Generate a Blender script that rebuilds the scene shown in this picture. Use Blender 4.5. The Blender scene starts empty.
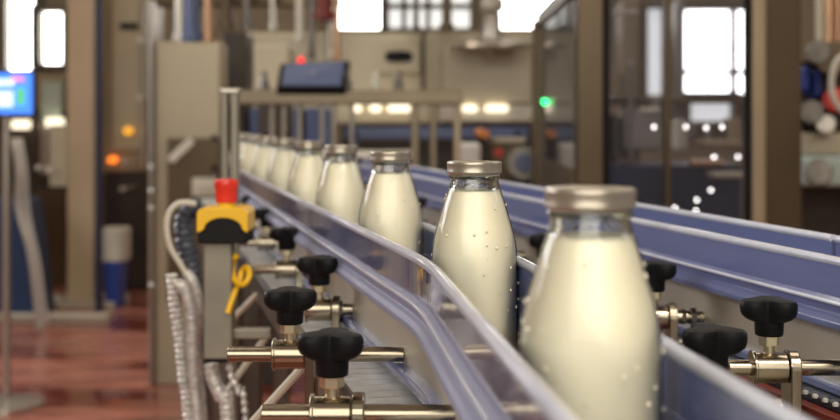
import bpy, math, random
from mathutils import Vector, Matrix
random.seed(7)
PI = math.pi
sc = bpy.context.scene
C = sc.collection
H = 1.25            # camera height in metres
F = 1200.0          # focal length in pixels of the 840 px wide frame

# ------------------------------------------------------------------ camera
cd = bpy.data.cameras.new('camera')
cam = bpy.data.objects.new('camera', cd); C.objects.link(cam)
cam.location = (0, 0, H); cam.rotation_euler = (PI/2, 0, 0)
cd.sensor_width = 36; cd.lens = F*36/840
cd.shift_y = -(210-121)/840
cd.clip_start = 0.02
cd.dof.use_dof = True; cd.dof.focus_distance = 1.06; cd.dof.aperture_fstop = 5.8
sc.camera = cam
# ------------------------------------------------------------------ world and exposure
w = bpy.data.worlds.new('world'); sc.world = w; w.use_nodes = True
w.node_tree.nodes['Background'].inputs[0].default_value = (1.0, 0.90, 0.76, 1)
w.node_tree.nodes['Background'].inputs[1].default_value = 0.06
sc.view_settings.view_transform = 'Standard'; sc.view_settings.look = 'None'
sc.view_settings.gamma = 1; sc.view_settings.use_curve_mapping = False
sc.view_settings.exposure = 0.04
sc.cycles.transparent_max_bounces = 24; sc.cycles.max_bounces = 10
sc.cycles.use_denoising = True
sc.cycles.sample_clamp_indirect = 6
# ------------------------------------------------------------------ large area lights (daylight through side windows, added front key and fill)
def area(name, loc, target, sx, sy, power, col):
    l = bpy.data.lights.new(name, 'AREA'); l.shape = 'RECTANGLE'; l.size = sx; l.size_y = sy
    l.energy = power; l.color = col
    o = bpy.data.objects.new(name, l); C.objects.link(o); o.location = loc
    o.rotation_euler = (Vector(target)-Vector(loc)).to_track_quat('-Z', 'Y').to_euler()
    return o
area('side_window_daylight', (-4.6, 4.6, 3.0), (0, 1.6, 1.0), 2.4, 1.6, 150, (0.96, 0.97, 1.0))
area('front_key_light', (1.0, -1.0, 3.6), (0, 1.6, 1.0), 0.5, 0.4, 40, (1.0, 0.90, 0.76))  # added key light, kept small so the bottle drops sparkle
area('front_fill_light', (-0.6, -2.8, 2.7), (0, 1.6, 0.9), 4.6, 3.0, 150, (1.0, 0.95, 0.83))  # added fill behind the camera, evens out the light on the milk
area('right_window_daylight', (4.6, 3.0, 3.6), (0.3, 1.2, 1.0), 2.6, 1.2, 50, (0.95, 0.97, 1.0))

# ------------------------------------------------------------------ materials
def new_mat(name):
    m = bpy.data.materials.new(name); m.use_nodes = True
    nt = m.node_tree
    return m, nt, nt.nodes['Principled BSDF']
def mat(name, col, rough=0.5, metal=0.0, var=0.12, scale=8.0, bump=0.0, bscale=60.0, coat=0.0, spec=0.5, stretch=None, rvar=0.0):
    m, nt, b = new_mat(name)
    b.inputs['Roughness'].default_value = rough; b.inputs['Metallic'].default_value = metal
    b.inputs['Coat Weight'].default_value = coat; b.inputs['Coat Roughness'].default_value = 0.06
    b.inputs['Specular IOR Level'].default_value = spec
    tc = nt.nodes.new('ShaderNodeTexCoord')
    mp = nt.nodes.new('ShaderNodeMapping'); nt.links.new(tc.outputs['Object'], mp.inputs[0])
    if stretch: mp.inputs['Scale'].default_value = stretch
    n = nt.nodes.new('ShaderNodeTexNoise'); n.inputs['Scale'].default_value = scale; n.inputs['Detail'].default_value = 4
    nt.links.new(mp.outputs[0], n.inputs['Vector'])
    r = nt.nodes.new('ShaderNodeValToRGB')
    r.color_ramp.elements[0].position = 0.3; r.color_ramp.elements[1].position = 0.7
    r.color_ramp.elements[0].color = tuple(c*(1-var) for c in col)+(1,)
    r.color_ramp.elements[1].color = tuple(min(1, c*(1+var)) for c in col)+(1,)
    nt.links.new(n.outputs[0], r.inputs[0]); nt.links.new(r.outputs[0], b.inputs['Base Color'])
    if rvar:
        mr = nt.nodes.new('ShaderNodeMapRange'); mr.inputs[3].default_value = max(0.02, rough-rvar); mr.inputs[4].default_value = rough+rvar
        nt.links.new(n.outputs[0], mr.inputs[0]); nt.links.new(mr.outputs[0], b.inputs['Roughness'])
    if bump:
        n2 = nt.nodes.new('ShaderNodeTexNoise'); n2.inputs['Scale'].default_value = bscale; n2.inputs['Detail'].default_value = 3
        nt.links.new(mp.outputs[0], n2.inputs['Vector'])
        bp = nt.nodes.new('ShaderNodeBump'); bp.inputs['Strength'].default_value = bump; bp.inputs['Distance'].default_value = 0.002
        nt.links.new(n2.outputs[0], bp.inputs['Height']); nt.links.new(bp.outputs[0], b.inputs['Normal'])
    return m
def emis(name, col, strength):
    m, nt, b = new_mat(name)
    b.inputs['Base Color'].default_value = (*col, 1)
    b.inputs['Emission Color'].default_value = (*col, 1); b.inputs['Emission Strength'].default_value = strength
    return m
M = {}
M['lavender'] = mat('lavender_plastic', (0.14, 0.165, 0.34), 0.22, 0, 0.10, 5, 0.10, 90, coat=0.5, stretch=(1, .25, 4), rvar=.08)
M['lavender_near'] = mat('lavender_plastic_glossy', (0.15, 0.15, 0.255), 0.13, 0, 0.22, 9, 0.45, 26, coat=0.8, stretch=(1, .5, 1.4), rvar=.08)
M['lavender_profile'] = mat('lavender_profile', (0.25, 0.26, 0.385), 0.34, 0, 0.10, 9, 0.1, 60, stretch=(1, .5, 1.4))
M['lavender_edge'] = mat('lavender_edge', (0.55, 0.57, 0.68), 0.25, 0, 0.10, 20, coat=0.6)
M['steel'] = mat('brushed_steel', (0.50, 0.46, 0.40), 0.30, 0.85, 0.10, 6, 0.05, 120, stretch=(1, 1, .15))
M['bronze'] = mat('brown_steel', (0.20, 0.16, 0.105), 0.36, 0.5, 0.14, 4)
M['plate'] = mat('guide_plate_steel', (0.52, 0.47, 0.38), 0.42, 0.55, 0.12, 5, 0.05, 90)
M['nickel'] = mat('nickel', (0.36, 0.31, 0.235), 0.22, 1.0, 0.06, 10)
M['brass'] = mat('pale_brass', (0.74, 0.66, 0.47), 0.30, 1.0, 0.08, 12)
M['dark_steel'] = mat('dark_steel', (0.16, 0.14, 0.12), 0.30, 0.9, 0.2, 20)
M['knob'] = mat('black_plastic', (0.006, 0.006, 0.007), 0.48, 0, 0.2, 40, 0.15, 500, spec=.16)
M['chain'] = mat('grey_chain', (0.52, 0.52, 0.52), 0.32, 0.25, 0.15, 60)
M['chain_dark'] = mat('dark_chain', (0.060, 0.064, 0.080), 0.40, 0.2, 0.15, 60)
M['pin'] = mat('bright_pin', (0.75, 0.73, 0.68), 0.3, 0.4, 0.05, 60)
M['red_strip'] = mat('red_strip', (0.17, 0.018, 0.010), 0.5, 0, 0.2, 20)
M['cap'] = mat('cap_metal', (0.47, 0.42, 0.345), 0.34, 0.75, 0.08, 30, 0.10, 260)
M['yellow'] = mat('yellow_plastic', (0.86, 0.50, 0.012), 0.38, 0, 0.04, 20, coat=.2)
M['red'] = mat('red_plastic', (0.72, 0.035, 0.018), 0.35, 0, 0.05, 20, coat=.2)
M['black'] = mat('black_housing', (0.006, 0.006, 0.007), 0.55, 0, 0.1, 20, spec=.2)
M['post_steel'] = mat('satin_post_steel', (0.27, 0.25, 0.20), 0.45, 0.5, 0.12, 14, 0.08, 150)
M['conduit'] = mat('silver_braid', (0.62, 0.60, 0.57), 0.40, 0.35, 0.35, 110, 0.3, 300)
M['hose_dark'] = mat('grey_hose', (0.055, 0.065, 0.085), 0.4, 0.1, 0.3, 60)
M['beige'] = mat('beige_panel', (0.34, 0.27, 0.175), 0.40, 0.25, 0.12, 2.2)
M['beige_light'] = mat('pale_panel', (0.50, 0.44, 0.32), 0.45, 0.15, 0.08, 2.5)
M['beige_dark'] = mat('dark_brown_steel', (0.115, 0.082, 0.048), 0.34, 0.6, 0.16, 2.5)  # dark brown steel, its own colour
M['white_box'] = mat('off_white_box', (0.62, 0.58, 0.48), 0.5, 0, 0.06, 5)
M['brown_dark'] = mat('dark_machine', (0.045, 0.032, 0.024), 0.45, 0.2, 0.3, 5)
M['navy'] = mat('navy_steel', (0.020, 0.027, 0.065), 0.4, 0.1, 0.2, 5)
M['blue'] = mat('blue_plastic', (0.015, 0.045, 0.28), 0.45, 0, 0.1, 6)
M['slate'] = mat('slate_blue', (0.09, 0.12, 0.23), 0.35, 0.1, 0.12, 6)
M['copper'] = mat('copper_pipe', (0.55, 0.33, 0.20), 0.3, 0.8, 0.08, 8)
M['orange'] = mat('orange_plastic', (0.75, 0.24, 0.02), 0.4, 0, 0.05, 8)
M['green_white'] = mat('pale_green_box', (0.42, 0.50, 0.44), 0.45, 0, 0.1, 6)
M['wall'] = mat('wall_paint', (0.40, 0.34, 0.25), 0.8, 0, 0.10, 0.8)
M['ceiling'] = mat('ceiling_paint', (0.42, 0.37, 0.30), 0.85, 0, 0.08, 0.8)
M['cabinet'] = mat('cabinet_panel', (0.40, 0.345, 0.245), 0.36, 0.3, 0.10, 1.4)
M['column'] = mat('column_paint', (0.50, 0.38, 0.25), 0.5, 0.05, 0.10, 1.5)
M['frame'] = mat('window_frame_paint', (0.20, 0.17, 0.13), 0.6, 0, 0.1, 3)
M['day'] = emis('daylight_pane', (1.0, 0.99, 0.96), 7.0)
M['day_soft'] = emis('daylight_pane_soft', (0.95, 0.97, 0.94), 0.9)
M['lamp'] = emis('lamp_diffuser', (1.0, 0.94, 0.82), 9.0)
M['lamp_warm'] = emis('work_lamp', (1.0, 0.88, 0.66), 1.6)
M['led_green'] = emis('green_lamp', (0.02, 1.0, 0.25), 5.0)
M['led_orange'] = emis('orange_lamp', (1.0, 0.22, 0.02), 1.6)
M['led_amber'] = emis('amber_lamp', (1.0, 0.45, 0.03), 0.9)
M['led_red'] = emis('red_lamp', (1.0, 0.02, 0.02), 1.0)
M['glint_white'] = emis('white_glint', (1.0, 0.95, 0.85), 10.0)  # glow used for metal glints inside the glass-doored machine
M['screen_blue'] = emis('screen_blue', (0.06, 0.24, 0.95), 1.1)
M['screen_white'] = emis('screen_white', (0.62, 0.80, 1.0), 1.0)
M['screen_green'] = emis('screen_green', (0.10, 0.50, 0.25), 0.9)
M['screen_pink'] = emis('screen_pink', (0.75, 0.25, 0.45), 0.9)

# red painted wet floor
m, nt, b = new_mat('red_floor'); M['floor'] = m
tc = nt.nodes.new('ShaderNodeTexCoord')
mp = nt.nodes.new('ShaderNodeMapping'); mp.inputs['Scale'].default_value = (0.7, 2.2, 1)
nt.links.new(tc.outputs['Object'], mp.inputs[0])
n = nt.nodes.new('ShaderNodeTexNoise'); n.inputs['Scale'].default_value = 1.3; n.inputs['Detail'].default_value = 4
nt.links.new(mp.outputs[0], n.inputs['Vector'])
r = nt.nodes.new('ShaderNodeValToRGB')
r.color_ramp.elements[0].position = 0.38; r.color_ramp.elements[0].color = (0.13, 0.024, 0.015, 1)
r.color_ramp.elements[1].position = 0.56; r.color_ramp.elements[1].color = (0.40, 0.15, 0.105, 1)
nt.links.new(n.outputs[0], r.inputs[0]); nt.links.new(r.outputs[0], b.inputs['Base Color'])
mr = nt.nodes.new('ShaderNodeMapRange'); mr.inputs[1].default_value = .35; mr.inputs[2].default_value = .65
mr.inputs[3].default_value = 0.10; mr.inputs[4].default_value = 0.34
nt.links.new(n.outputs[0], mr.inputs[0]); nt.links.new(mr.outputs[0], b.inputs['Roughness'])
mpw = nt.nodes.new('ShaderNodeMapping'); mpw.inputs['Scale'].default_value = (0.25, 1.6, 1)
nt.links.new(tc.outputs['Object'], mpw.inputs[0])
nw = nt.nodes.new('ShaderNodeTexNoise'); nw.inputs['Scale'].default_value = 2.2; nw.inputs['Detail'].default_value = 1
nt.links.new(mpw.outputs[0], nw.inputs['Vector'])
bw = nt.nodes.new('ShaderNodeBump'); bw.inputs['Strength'].default_value = 0.9; bw.inputs['Distance'].default_value = 0.05
nt.links.new(nw.outputs[0], bw.inputs['Height']); nt.links.new(bw.outputs[0], b.inputs['Normal'])
# milk
m, nt, b = new_mat('milk'); M['milk'] = m
b.inputs['Base Color'].default_value = (0.90, 0.85, 0.68, 1); b.inputs['Roughness'].default_value = 0.35
b.inputs['Subsurface Weight'].default_value = 0.25; b.inputs['Subsurface Radius'].default_value = (1, .8, .5); b.inputs['Subsurface Scale'].default_value = 0.006
# refractive glass (bottle necks)
m, nt, b = new_mat('neck_glass'); M['glass'] = m
b.inputs['Base Color'].default_value = (0.95, 0.97, 0.95, 1); b.inputs['Roughness'].default_value = 0.02
b.inputs['Transmission Weight'].default_value = 1.0; b.inputs['IOR'].default_value = 1.5
nn = nt.nodes.new('ShaderNodeTexNoise'); nn.inputs['Scale'].default_value = 90
tcg = nt.nodes.new('ShaderNodeTexCoord'); nt.links.new(tcg.outputs['Object'], nn.inputs['Vector'])
bb = nt.nodes.new('ShaderNodeBump'); bb.inputs['Strength'].default_value = 0.6; bb.inputs['Distance'].default_value = 0.0012
nt.links.new(nn.outputs[0], bb.inputs['Height']); nt.links.new(bb.outputs[0], b.inputs['Normal'])
# thin clear glass: transparent body with a mirror-like Fresnel surface
def thin_glass(name, tint, ior, rough=0.02, haze=0.0):
    m = bpy.data.materials.new(name); m.use_nodes = True; nt = m.node_tree
    for x in list(nt.nodes): nt.nodes.remove(x)
    out = nt.nodes.new('ShaderNodeOutputMaterial'); mix = nt.nodes.new('ShaderNodeMixShader')
    tr = nt.nodes.new('ShaderNodeBsdfTransparent'); tr.inputs[0].default_value = (*tint, 1)
    gl = nt.nodes.new('ShaderNodeBsdfGlossy'); gl.inputs['Roughness'].default_value = rough
    fr = nt.nodes.new('ShaderNodeFresnel'); fr.inputs[0].default_value = ior
    nt.links.new(fr.outputs[0], mix.inputs[0]); nt.links.new(tr.outputs[0], mix.inputs[1]); nt.links.new(gl.outputs[0], mix.inputs[2])
    if haze:
        df = nt.nodes.new('ShaderNodeBsdfDiffuse'); df.inputs[0].default_value = (.80, .80, .86, 1)
        m2 = nt.nodes.new('ShaderNodeMixShader'); m2.inputs[0].default_value = haze
        nt.links.new(mix.outputs[0], m2.inputs[1]); nt.links.new(df.outputs[0], m2.inputs[2]); nt.links.new(m2.outputs[0], out.inputs[0])
    else: nt.links.new(mix.outputs[0], out.inputs[0])
    return m
M['shell'] = thin_glass('bottle_shell_glass', (0.99, 0.99, 0.985), 1.28)
M['pane'] = thin_glass('machine_pane', (0.80, 0.80, 0.84), 1.45, 0.04, .02)

# ------------------------------------------------------------------ mesh helpers
class MB:
    def __init__(s): s.v = []; s.f = []; s.mi = []
    def add(s, vs, fs, mi=0):
        k = len(s.v); s.v += [Vector(v) for v in vs]
        for f in fs: s.f.append([i+k for i in f]); s.mi.append(mi)
        return s
    def box(s, x0, x1, y0, y1, z0, z1, mi=0):
        if x0 > x1: x0, x1 = x1, x0
        if y0 > y1: y0, y1 = y1, y0
        if z0 > z1: z0, z1 = z1, z0
        vs = [(x, y, z) for z in (z0, z1) for x, y in ((x0, y0), (x1, y0), (x1, y1), (x0, y1))]
        return s.add(vs, [(3, 2, 1, 0), (4, 5, 6, 7), (0, 1, 5, 4), (1, 2, 6, 5), (2, 3, 7, 6), (3, 0, 4, 7)], mi)
    def tube(s, pts, r, n=12, rib=0.0, pitch=0.0, mi=0):
        pts = [Vector(p) for p in pts]
        if len(pts) > 2: pts = smooth_path(pts)
        if rib:
            q = [pts[0]]; 
            for a, b_ in zip(pts, pts[1:]):
                k = max(1, int((b_-a).length/(pitch/4)))
                for i in range(1, k+1): q.append(a.lerp(b_, i/k))
            pts = q
        d0 = None; rings = []; L = 0
        up = Vector((0, 0, 1)) if abs((pts[1]-pts[0]).normalized().z) < 0.9 else Vector((1, 0, 0))
        for i, p in enumerate(pts):
            t = (pts[min(i+1, len(pts)-1)]-pts[max(i-1, 0)]).normalized()
            x = (up-t*up.dot(t)).normalized(); y = t.cross(x); up = x
            if i: L += (p-pts[i-1]).length
            rr = r*(1+rib*math.sin(2*PI*L/pitch)) if rib else r
            rings.append([p+x*rr*math.cos(2*PI*j/n)+y*rr*math.sin(2*PI*j/n) for j in range(n)])
        vs = [v for rg in rings for v in rg]; fs = []
        for i in range(len(rings)-1):
            for j in range(n): fs.append((i*n+j, i*n+(j+1) % n, (i+1)*n+(j+1) % n, (i+1)*n+j))
        fs.append(tuple(range(n))[::-1]); fs.append(tuple((len(rings)-1)*n+j for j in range(n)))
        return s.add(vs, fs, mi)
    def lathe(s, prof, o=(0, 0, 0), n=40, mi=0, rf=None, closed=False, caps=True):
        # prof: list of (r, z); rf(theta, i) scales radius
        vs = []; fs = []; o = Vector(o)
        for i, (r, z) in enumerate(prof):
            for j in range(n):
                a = 2*PI*j/n; rr = rf(a, i) if rf else r
                vs.append(o+Vector((rr*math.cos(a), rr*math.sin(a), z)))
        m_ = len(prof)
        for i in range(m_ if closed else m_-1):
            for j in range(n):
                i2 = (i+1) % m_
                fs.append((i*n+j, i*n+(j+1) % n, i2*n+(j+1) % n, i2*n+j))
        if caps and not closed:
            fs.append(tuple(range(n))[::-1]); fs.append(tuple((m_-1)*n+j for j in range(n)))
        return s.add(vs, fs, mi)
    def sweep(s, path, sec, mi=0):
        # path: list of (x, y) ; sec: closed polygon of (offset to the right, z)
        vs = []; n = len(sec); fs = []
        for i, p in enumerate(path):
            a = Vector(path[max(i-1, 0)]); b_ = Vector(path[min(i+1, len(path)-1)])
            t = (b_-a).normalized(); nr = Vector((t.y, -t.x))
            for o, z in sec:
                q = Vector(p)+nr*o; vs.append((q.x, q.y, z))
        for i in range(len(path)-1):
            for j in range(n): fs.append((i*n+j, (i+1)*n+j, (i+1)*n+(j+1) % n, i*n+(j+1) % n))
        fs.append(tuple(range(n))); fs.append(tuple((len(path)-1)*n+j for j in range(n))[::-1])
        return s.add(vs, fs, mi)
    def prism(s, poly, axis, a0, a1, mi=0):
        # poly in the plane orthogonal to axis
        def P(u, v, a): return {'x': (a, u, v), 'y': (u, a, v), 'z': (u, v, a)}[axis]
        n = len(poly)
        vs = [P(u, v, a0) for u, v in poly]+[P(u, v, a1) for u, v in poly]
        fs = [tuple(range(n)), tuple(range(n, 2*n))[::-1]]+[(j, j+n, (j+1) % n+n, (j+1) % n) for j in range(n)]
        return s.add(vs, fs, mi)
    def build(s, name, mats, parent=None, smooth=False, bevel=0.0, origin=None, seg=2):
        if not isinstance(mats, (list, tuple)): mats = [mats]
        me = bpy.data.meshes.new(name)
        if origin is None:
            if parent is not None: origin = (parent.matrix_world_loc if False else Vector(parent['_o']))
            else:
                xs = [v.x for v in s.v]; ys = [v.y for v in s.v]; zs = [v.z for v in s.v]
                origin = Vector(((min(xs)+max(xs))/2, (min(ys)+max(ys))/2, min(zs)))
        origin = Vector(origin)
        me.from_pydata([v-origin for v in s.v], [], s.f)
        for m_ in mats: me.materials.append(M[m_] if isinstance(m_, str) else m_)
        for p, k in zip(me.polygons, s.mi): p.material_index = k; p.use_smooth = smooth
        import bmesh
        bm = bmesh.new(); bm.from_mesh(me); bmesh.ops.recalc_face_normals(bm, faces=bm.faces); bm.to_mesh(me); bm.free()
        o = bpy.data.objects.new(name, me); C.objects.link(o)
        if parent is None: o.location = origin
        else:
            o.parent = parent
            o.location = origin-Vector(parent['_o'])
        o['_o'] = tuple(origin)
        if bevel:
            md = o.modifiers.new('bevel', 'BEVEL'); md.width = bevel; md.segments = seg; md.limit_method = 'ANGLE'; md.angle_limit = 0.6
        if smooth:
            try: me.set_sharp_from_angle(angle=0.7)
            except Exception: pass
        return o
def smooth_path(pts, k=8):
    out = []
    for i in range(len(pts)-1):
        p0 = pts[max(i-1, 0)]; p1 = pts[i]; p2 = pts[i+1]; p3 = pts[min(i+2, len(pts)-1)]
        for j in range(k):
            t = j/k
            out.append(0.5*((2*p1)+(p2-p0)*t+(2*p0-5*p1+4*p2-p3)*t*t+(3*p1-p0-3*p2+p3)*t**3))
    out.append(pts[-1]); return out
def tag(o, label, cat, group=None, kind=None):
    o['label'] = label; o['category'] = cat
    if group: o['group'] = group
    if kind: o['kind'] = kind
    return o
def thing(name, loc, label, cat, group=None):
    o = bpy.data.objects.new(name, None); C.objects.link(o); o.location = loc; o['_o'] = tuple(loc)
    o.empty_display_size = 0.05
    return tag(o, label, cat, group)
def copy_tree(o, parent=None):
    c = o.copy(); C.objects.link(c)
    if parent: c.parent = parent
    for ch in list(o.children): copy_tree(ch, c)
    return c
def X(px, Y): return (px-420)*Y/F
def Z(py, Y): return H-(py-121)*Y/F
def at(px, py, Y): return Vector((X(px, Y), Y, Z(py, Y)))
def pbox(mb, x0, x1, y0, y1, Y, d, mi=0):   # box whose front face spans these pixels at distance Y, d deep
    return mb.box(X(x0, Y), X(x1, Y), Y, Y+d, Z(y1, Y), Z(y0, Y), mi)
def pboxf(mb, x0, x1, y0, Y, d, mi=0):      # the same, standing on the floor
    return mb.box(X(x0, Y), X(x1, Y), Y, Y+d, 0, Z(y0, Y), mi)
def structure(mb, name, m_, label, cat, **k):
    o = mb.build(name, m_, **k); return tag(o, label, cat, kind='structure')

# ------------------------------------------------------------------ the hall
structure(MB().box(-7, 7, -3, 14.3, -0.1, 0), 'floor', 'floor', 'glossy wet red painted factory floor', 'floor')
structure(MB().box(-7, 7, 14.1, 14.3, 0, 5.2), 'wall_back', 'wall', 'beige back wall of the hall below the windows', 'wall')
structure(MB().box(-7.2, -7, -3, 14.3, 0, 5.2), 'wall_left', 'wall', 'beige left wall of the hall', 'wall')
structure(MB().box(7, 7.2, -3, 14.3, 0, 5.2), 'wall_right', 'wall', 'beige right wall of the hall', 'wall')
structure(MB().box(-7, 7, -3, 14.3, 5.2, 5.3), 'ceiling', 'ceiling', 'pale ceiling of the hall', 'ceiling')
YW = 13.9
def window(i, x0, x1, y0, y1, mull_x, mull_y, soft=(), label=''):
    o0 = (X((x0+x1)/2, YW), YW, Z(y1, YW))
    mb = MB(); t = 0.07
    a, b_, c, d = X(x0, YW), X(x1, YW), Z(y1, YW), Z(y0, YW)
    mb.box(a-t, a, YW-.05, YW+.2, c-t, d+t).box(b_, b_+t, YW-.05, YW+.2, c-t, d+t)
    mb.box(a, b_, YW-.05, YW+.2, c-t, c).box(a, b_, YW-.05, YW+.2, d, d+t)
    for mx in mull_x: mb.box(X(mx, YW)-.03, X(mx, YW)+.03, YW-.02, YW+.1, c, d)
    for my in mull_y: mb.box(a, b_, YW-.02, YW+.1, Z(my, YW)-.03, Z(my, YW)+.03)
    f = structure(mb, 'window_%d' % i, 'frame', label, 'window', origin=o0)
    MB().box(a, b_, YW+.12, YW+.14, c, d).build('pane', 'day_soft' if soft else 'day', f)
window(1, 7, 35, -60, 71, [], [-10], label='tall bright window at far left above the blue monitor')
window(2, 38, 63, 12, 64, [], [], label='small bright window beside the beige column')
window(3, 333, 383, -60, 29, [], [-20], label='bright window above the grey gauge box')
window(4, 386, 470, -60, 28, [404, 428], [-20, 6], soft=True, label='dimmer window with dark bars behind the pipes')
window(5, 497, 603, -60, 29, [], [-20], label='wide bright window above the tank panel')
window(7, 690, 732, 98, 121, [], [], soft=True, label='small soft glowing pane added low behind the glass machine door')  # glowing pane added for the soft brightness under the bright window
window(8, 647, 663, 8, 95, [], [], soft=True, label='narrow glowing pane added for a reflected sheen, left of the bright window behind the glass door')  # glowing pane added in place of a reflected sheen on the door glass
window(6, 684, 748, 10, 93, [734], [72], label='bright window seen through the glass machine door')

def ceiling_lamp(x, y, label):
    t = thing('ceiling_light', (x, y, 4.98), label, 'lamp', 'ceiling strip lights of the hall')
    MB().prism([(x-.10, 5.0), (x-.06, 5.2), (x+.06, 5.2), (x+.10, 5.0)], 'y', y-.7, y+.7).build('housing', 'white_box', t)
    MB().box(x-.08, x+.08, y-.66, y+.66, 4.975, 5.0).build('diffuser', 'lamp', t)
for i, (x, y) in enumerate([(-3.2, 1.5), (-1.0, 1.8), (1.3, 1.5), (3.6, 2.2), (-3.2, 6.0), (-0.6, 6.0), (2.2, 6.0), (-3.2, 10.5), (0.4, 10.5), (3.8, 10.5)]):
    col = {-3.2: 'left', -1.0: 'centre left', 1.3: 'centre right', 3.6: 'right', -0.6: 'centre', 2.2: 'right', 0.4: 'centre', 3.8: 'right'}[x]
    row = 'above the bottles' if y < 3 else 'above the machines' if y < 8 else 'near the back wall'
    ceiling_lamp(x, y, 'long strip light on the ceiling, %s, %s' % (col, row))
for (x, y, p) in ((-2.1, 1.7, 20), (2.2, 2.0, 18), (-2.2, 6.2, 36), (1.5, 6.2, 26), (-2.5, 10.5, 30), (2.0, 10.5, 36)):
    area('ceiling_lamp_light', (x, y, 4.9), (x, y, 0), 1.6, 1.2, p, (1.0, 0.88, 0.70))

# ------------------------------------------------------------------ conveyor paths (plan view)
SL = 0.235
def line2(x1_0, s1, x0_0, y0, y1, r=0.06):
    # near piece X = x1_0 - s1*Y, far piece X = x0_0 - SL*Y, rounded where they meet
    yb = (x0_0-x1_0)/(SL-s1)
    A = lambda y: Vector((x1_0-s1*y, y)); B = lambda y: Vector((x0_0-SL*y, y))
    pts = [A(y0)]; y = y0+.08
    while y < yb-r-.04: pts.append(A(y)); y += .08
    p0, p1, p2 = A(yb-r), A(yb), B(yb+r)
    for i in range(9):
        t = i/8; pts.append(p0*(1-t)**2+p1*2*t*(1-t)+p2*t*t)
    y = yb+r+.1
    while y < y1-.05: pts.append(B(y)); y += .2
    pts.append(B(y1)); return [tuple(p) for p in pts]
YE = 3.95
pathN = line2(0.104, 0.0945, 0.247, 0.22, 3.2)
pathK = line2(0.104, 0.0945, 0.247, 0.22, YE)
pathF = line2(0.2190, 0.115, 0.3502, 0.22, YE)
def straight(x0, y0, y1, k=12): return [(x0-SL*(y0+(y1-y0)*i/k), y0+(y1-y0)*i/k) for i in range(k+1)]

def bead(o0, o1, d0, d1, n=10):
    co, cz = (o0+o1)/2, H-(d0+d1)/2; ro, rz = (o1-o0)/2, (d1-d0)/2
    return [(co+ro*math.cos(2*PI*i/n), cz+rz*math.sin(2*PI*i/n)) for i in range(n)]
def guide(path, side, dtop, label, face='lavender', po=0.0, depth=0.122):
    # side -1: profile faces left (towards the camera side), +1: faces right
    s = side
    def sec(pts): return [(s*o, H-dz) for o, dz in pts]
    mid = path[len(path)//2]
    t = thing('guide_rail', (mid[0], mid[1], H-dtop-depth-.004), label, 'guide rail', 'plastic guide rails of the conveyor')
    MB().sweep(path, sec([(-.003, dtop+.003), (.003, dtop+.003), (.003, dtop+.037), (-.003, dtop+.037)])).build('panel', face, t)
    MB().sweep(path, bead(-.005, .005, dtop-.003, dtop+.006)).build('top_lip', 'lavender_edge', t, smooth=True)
    pr = [(-.004, dtop+.034), (.004, dtop+.034), (.007, dtop+.036), (.008, dtop+.040), (.005, dtop+.043), (.005, dtop+.049),
          (.009, dtop+.052), (.012, dtop+.056), (.012, dtop+.061), (.008, dtop+.064), (-.004, dtop+.064)]
    MB().sweep(path, sec(pr)).build('lower_profile', face if face == 'lavender' else 'lavender_profile', t, bevel=.001)
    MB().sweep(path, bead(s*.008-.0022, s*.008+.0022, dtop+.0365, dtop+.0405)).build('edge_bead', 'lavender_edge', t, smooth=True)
    MB().sweep(path, sec([(-.010+po, dtop+(.048 if not po else .062)), (-.0055+po, dtop+(.048 if not po else .062)), (-.0055+po, dtop+depth-.006), (-.010+po, dtop+depth-.006)])).build('metal_plate', 'plate', t)
    MB().sweep(path, sec([(o_+po, z_) for o_, z_ in [(-.009, dtop+depth-.008), (.004, dtop+depth-.008), (.006, dtop+depth-.005), (.006, dtop+depth+.001), (-.009, dtop+depth+.002)]])).build('bottom_lip', 'lavender', t, bevel=.001)
    return t
gN = guide(pathN, -1, 0.120, 'glossy lavender guide rail on the left of the milk bottles, lined with black knobs', 'lavender_near', po=-.004)
gF = guide(pathF, 1, 0.127, 'blue guide rail directly behind the milk bottles', 'lavender', po=.012)
gB = guide(straight(0.645, 0.30, YE), -1, 0.128, 'wide lavender guide rail at right with black knobs in front of it')
# back rail of the second lane in two lengths, a dark seam between them
gC = guide(straight(0.742, 1.28, YE), 1, 0.124, 'rearmost lavender guide rail, long length left of the dark seam')
gD = guide(straight(0.742, 0.30, 1.272), 1, 0.124, 'rearmost lavender guide rail, short length right of the dark seam')

# ------------------------------------------------------------------ conveyors: chain, side frames, beams, legs
ZB = H-0.252
def chain(path, o0, o1, m_, name, parent, pins=False):
    mb = MB(); pitch = .0165 if pins else .0254; pts = [Vector(p) for p in path]
    d = 0; L = [0]
    for a, b_ in zip(pts, pts[1:]): L.append(L[-1]+(b_-a).length)
    s = .01; k = 0; pn = MB()
    while s < L[-1]-pitch:
        while L[k+1] < s: k += 1
        f = (s-L[k])/(L[k+1]-L[k]); p = pts[k].lerp(pts[k+1], f); t = (pts[k+1]-pts[k]).normalized(); nr = Vector((t.y, -t.x))
        a = p+nr*o0; b_ = p+nr*o1; h = t*pitch*(.43 if pins else .44)
        c = [a-h, b_-h, b_+h, a+h]
        vs = [(q.x, q.y, z) for z in (ZB-.006, ZB) for q in c]
        mb.add(vs, [(3, 2, 1, 0), (4, 5, 6, 7), (0, 1, 5, 4), (1, 2, 6, 5), (2, 3, 7, 6), (3, 0, 4, 7)])
        if pins:
            q = p+nr*(o0-.001)
            pn.lathe([(.0030, ZB-.001), (.0030, ZB+.0015), (.0015, ZB+.0025)], (q.x, q.y, 0), n=6)
        s += pitch
    o = mb.build(name, m_, parent)
    MB().sweep(path, [(o0+.004, ZB-.016), (o1-.004, ZB-.016), (o1-.004, ZB-.0058), (o0+.004, ZB-.0058)]).build('chain_bed', 'chain_dark', parent)
    if pins: pn.build('pin_row', 'pin', parent)
cv = thing('conveyor', (-.2, 1.6, 0), 'grey slat chain conveyor carrying the row of milk bottles', 'conveyor', 'slat chain conveyors')
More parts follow.
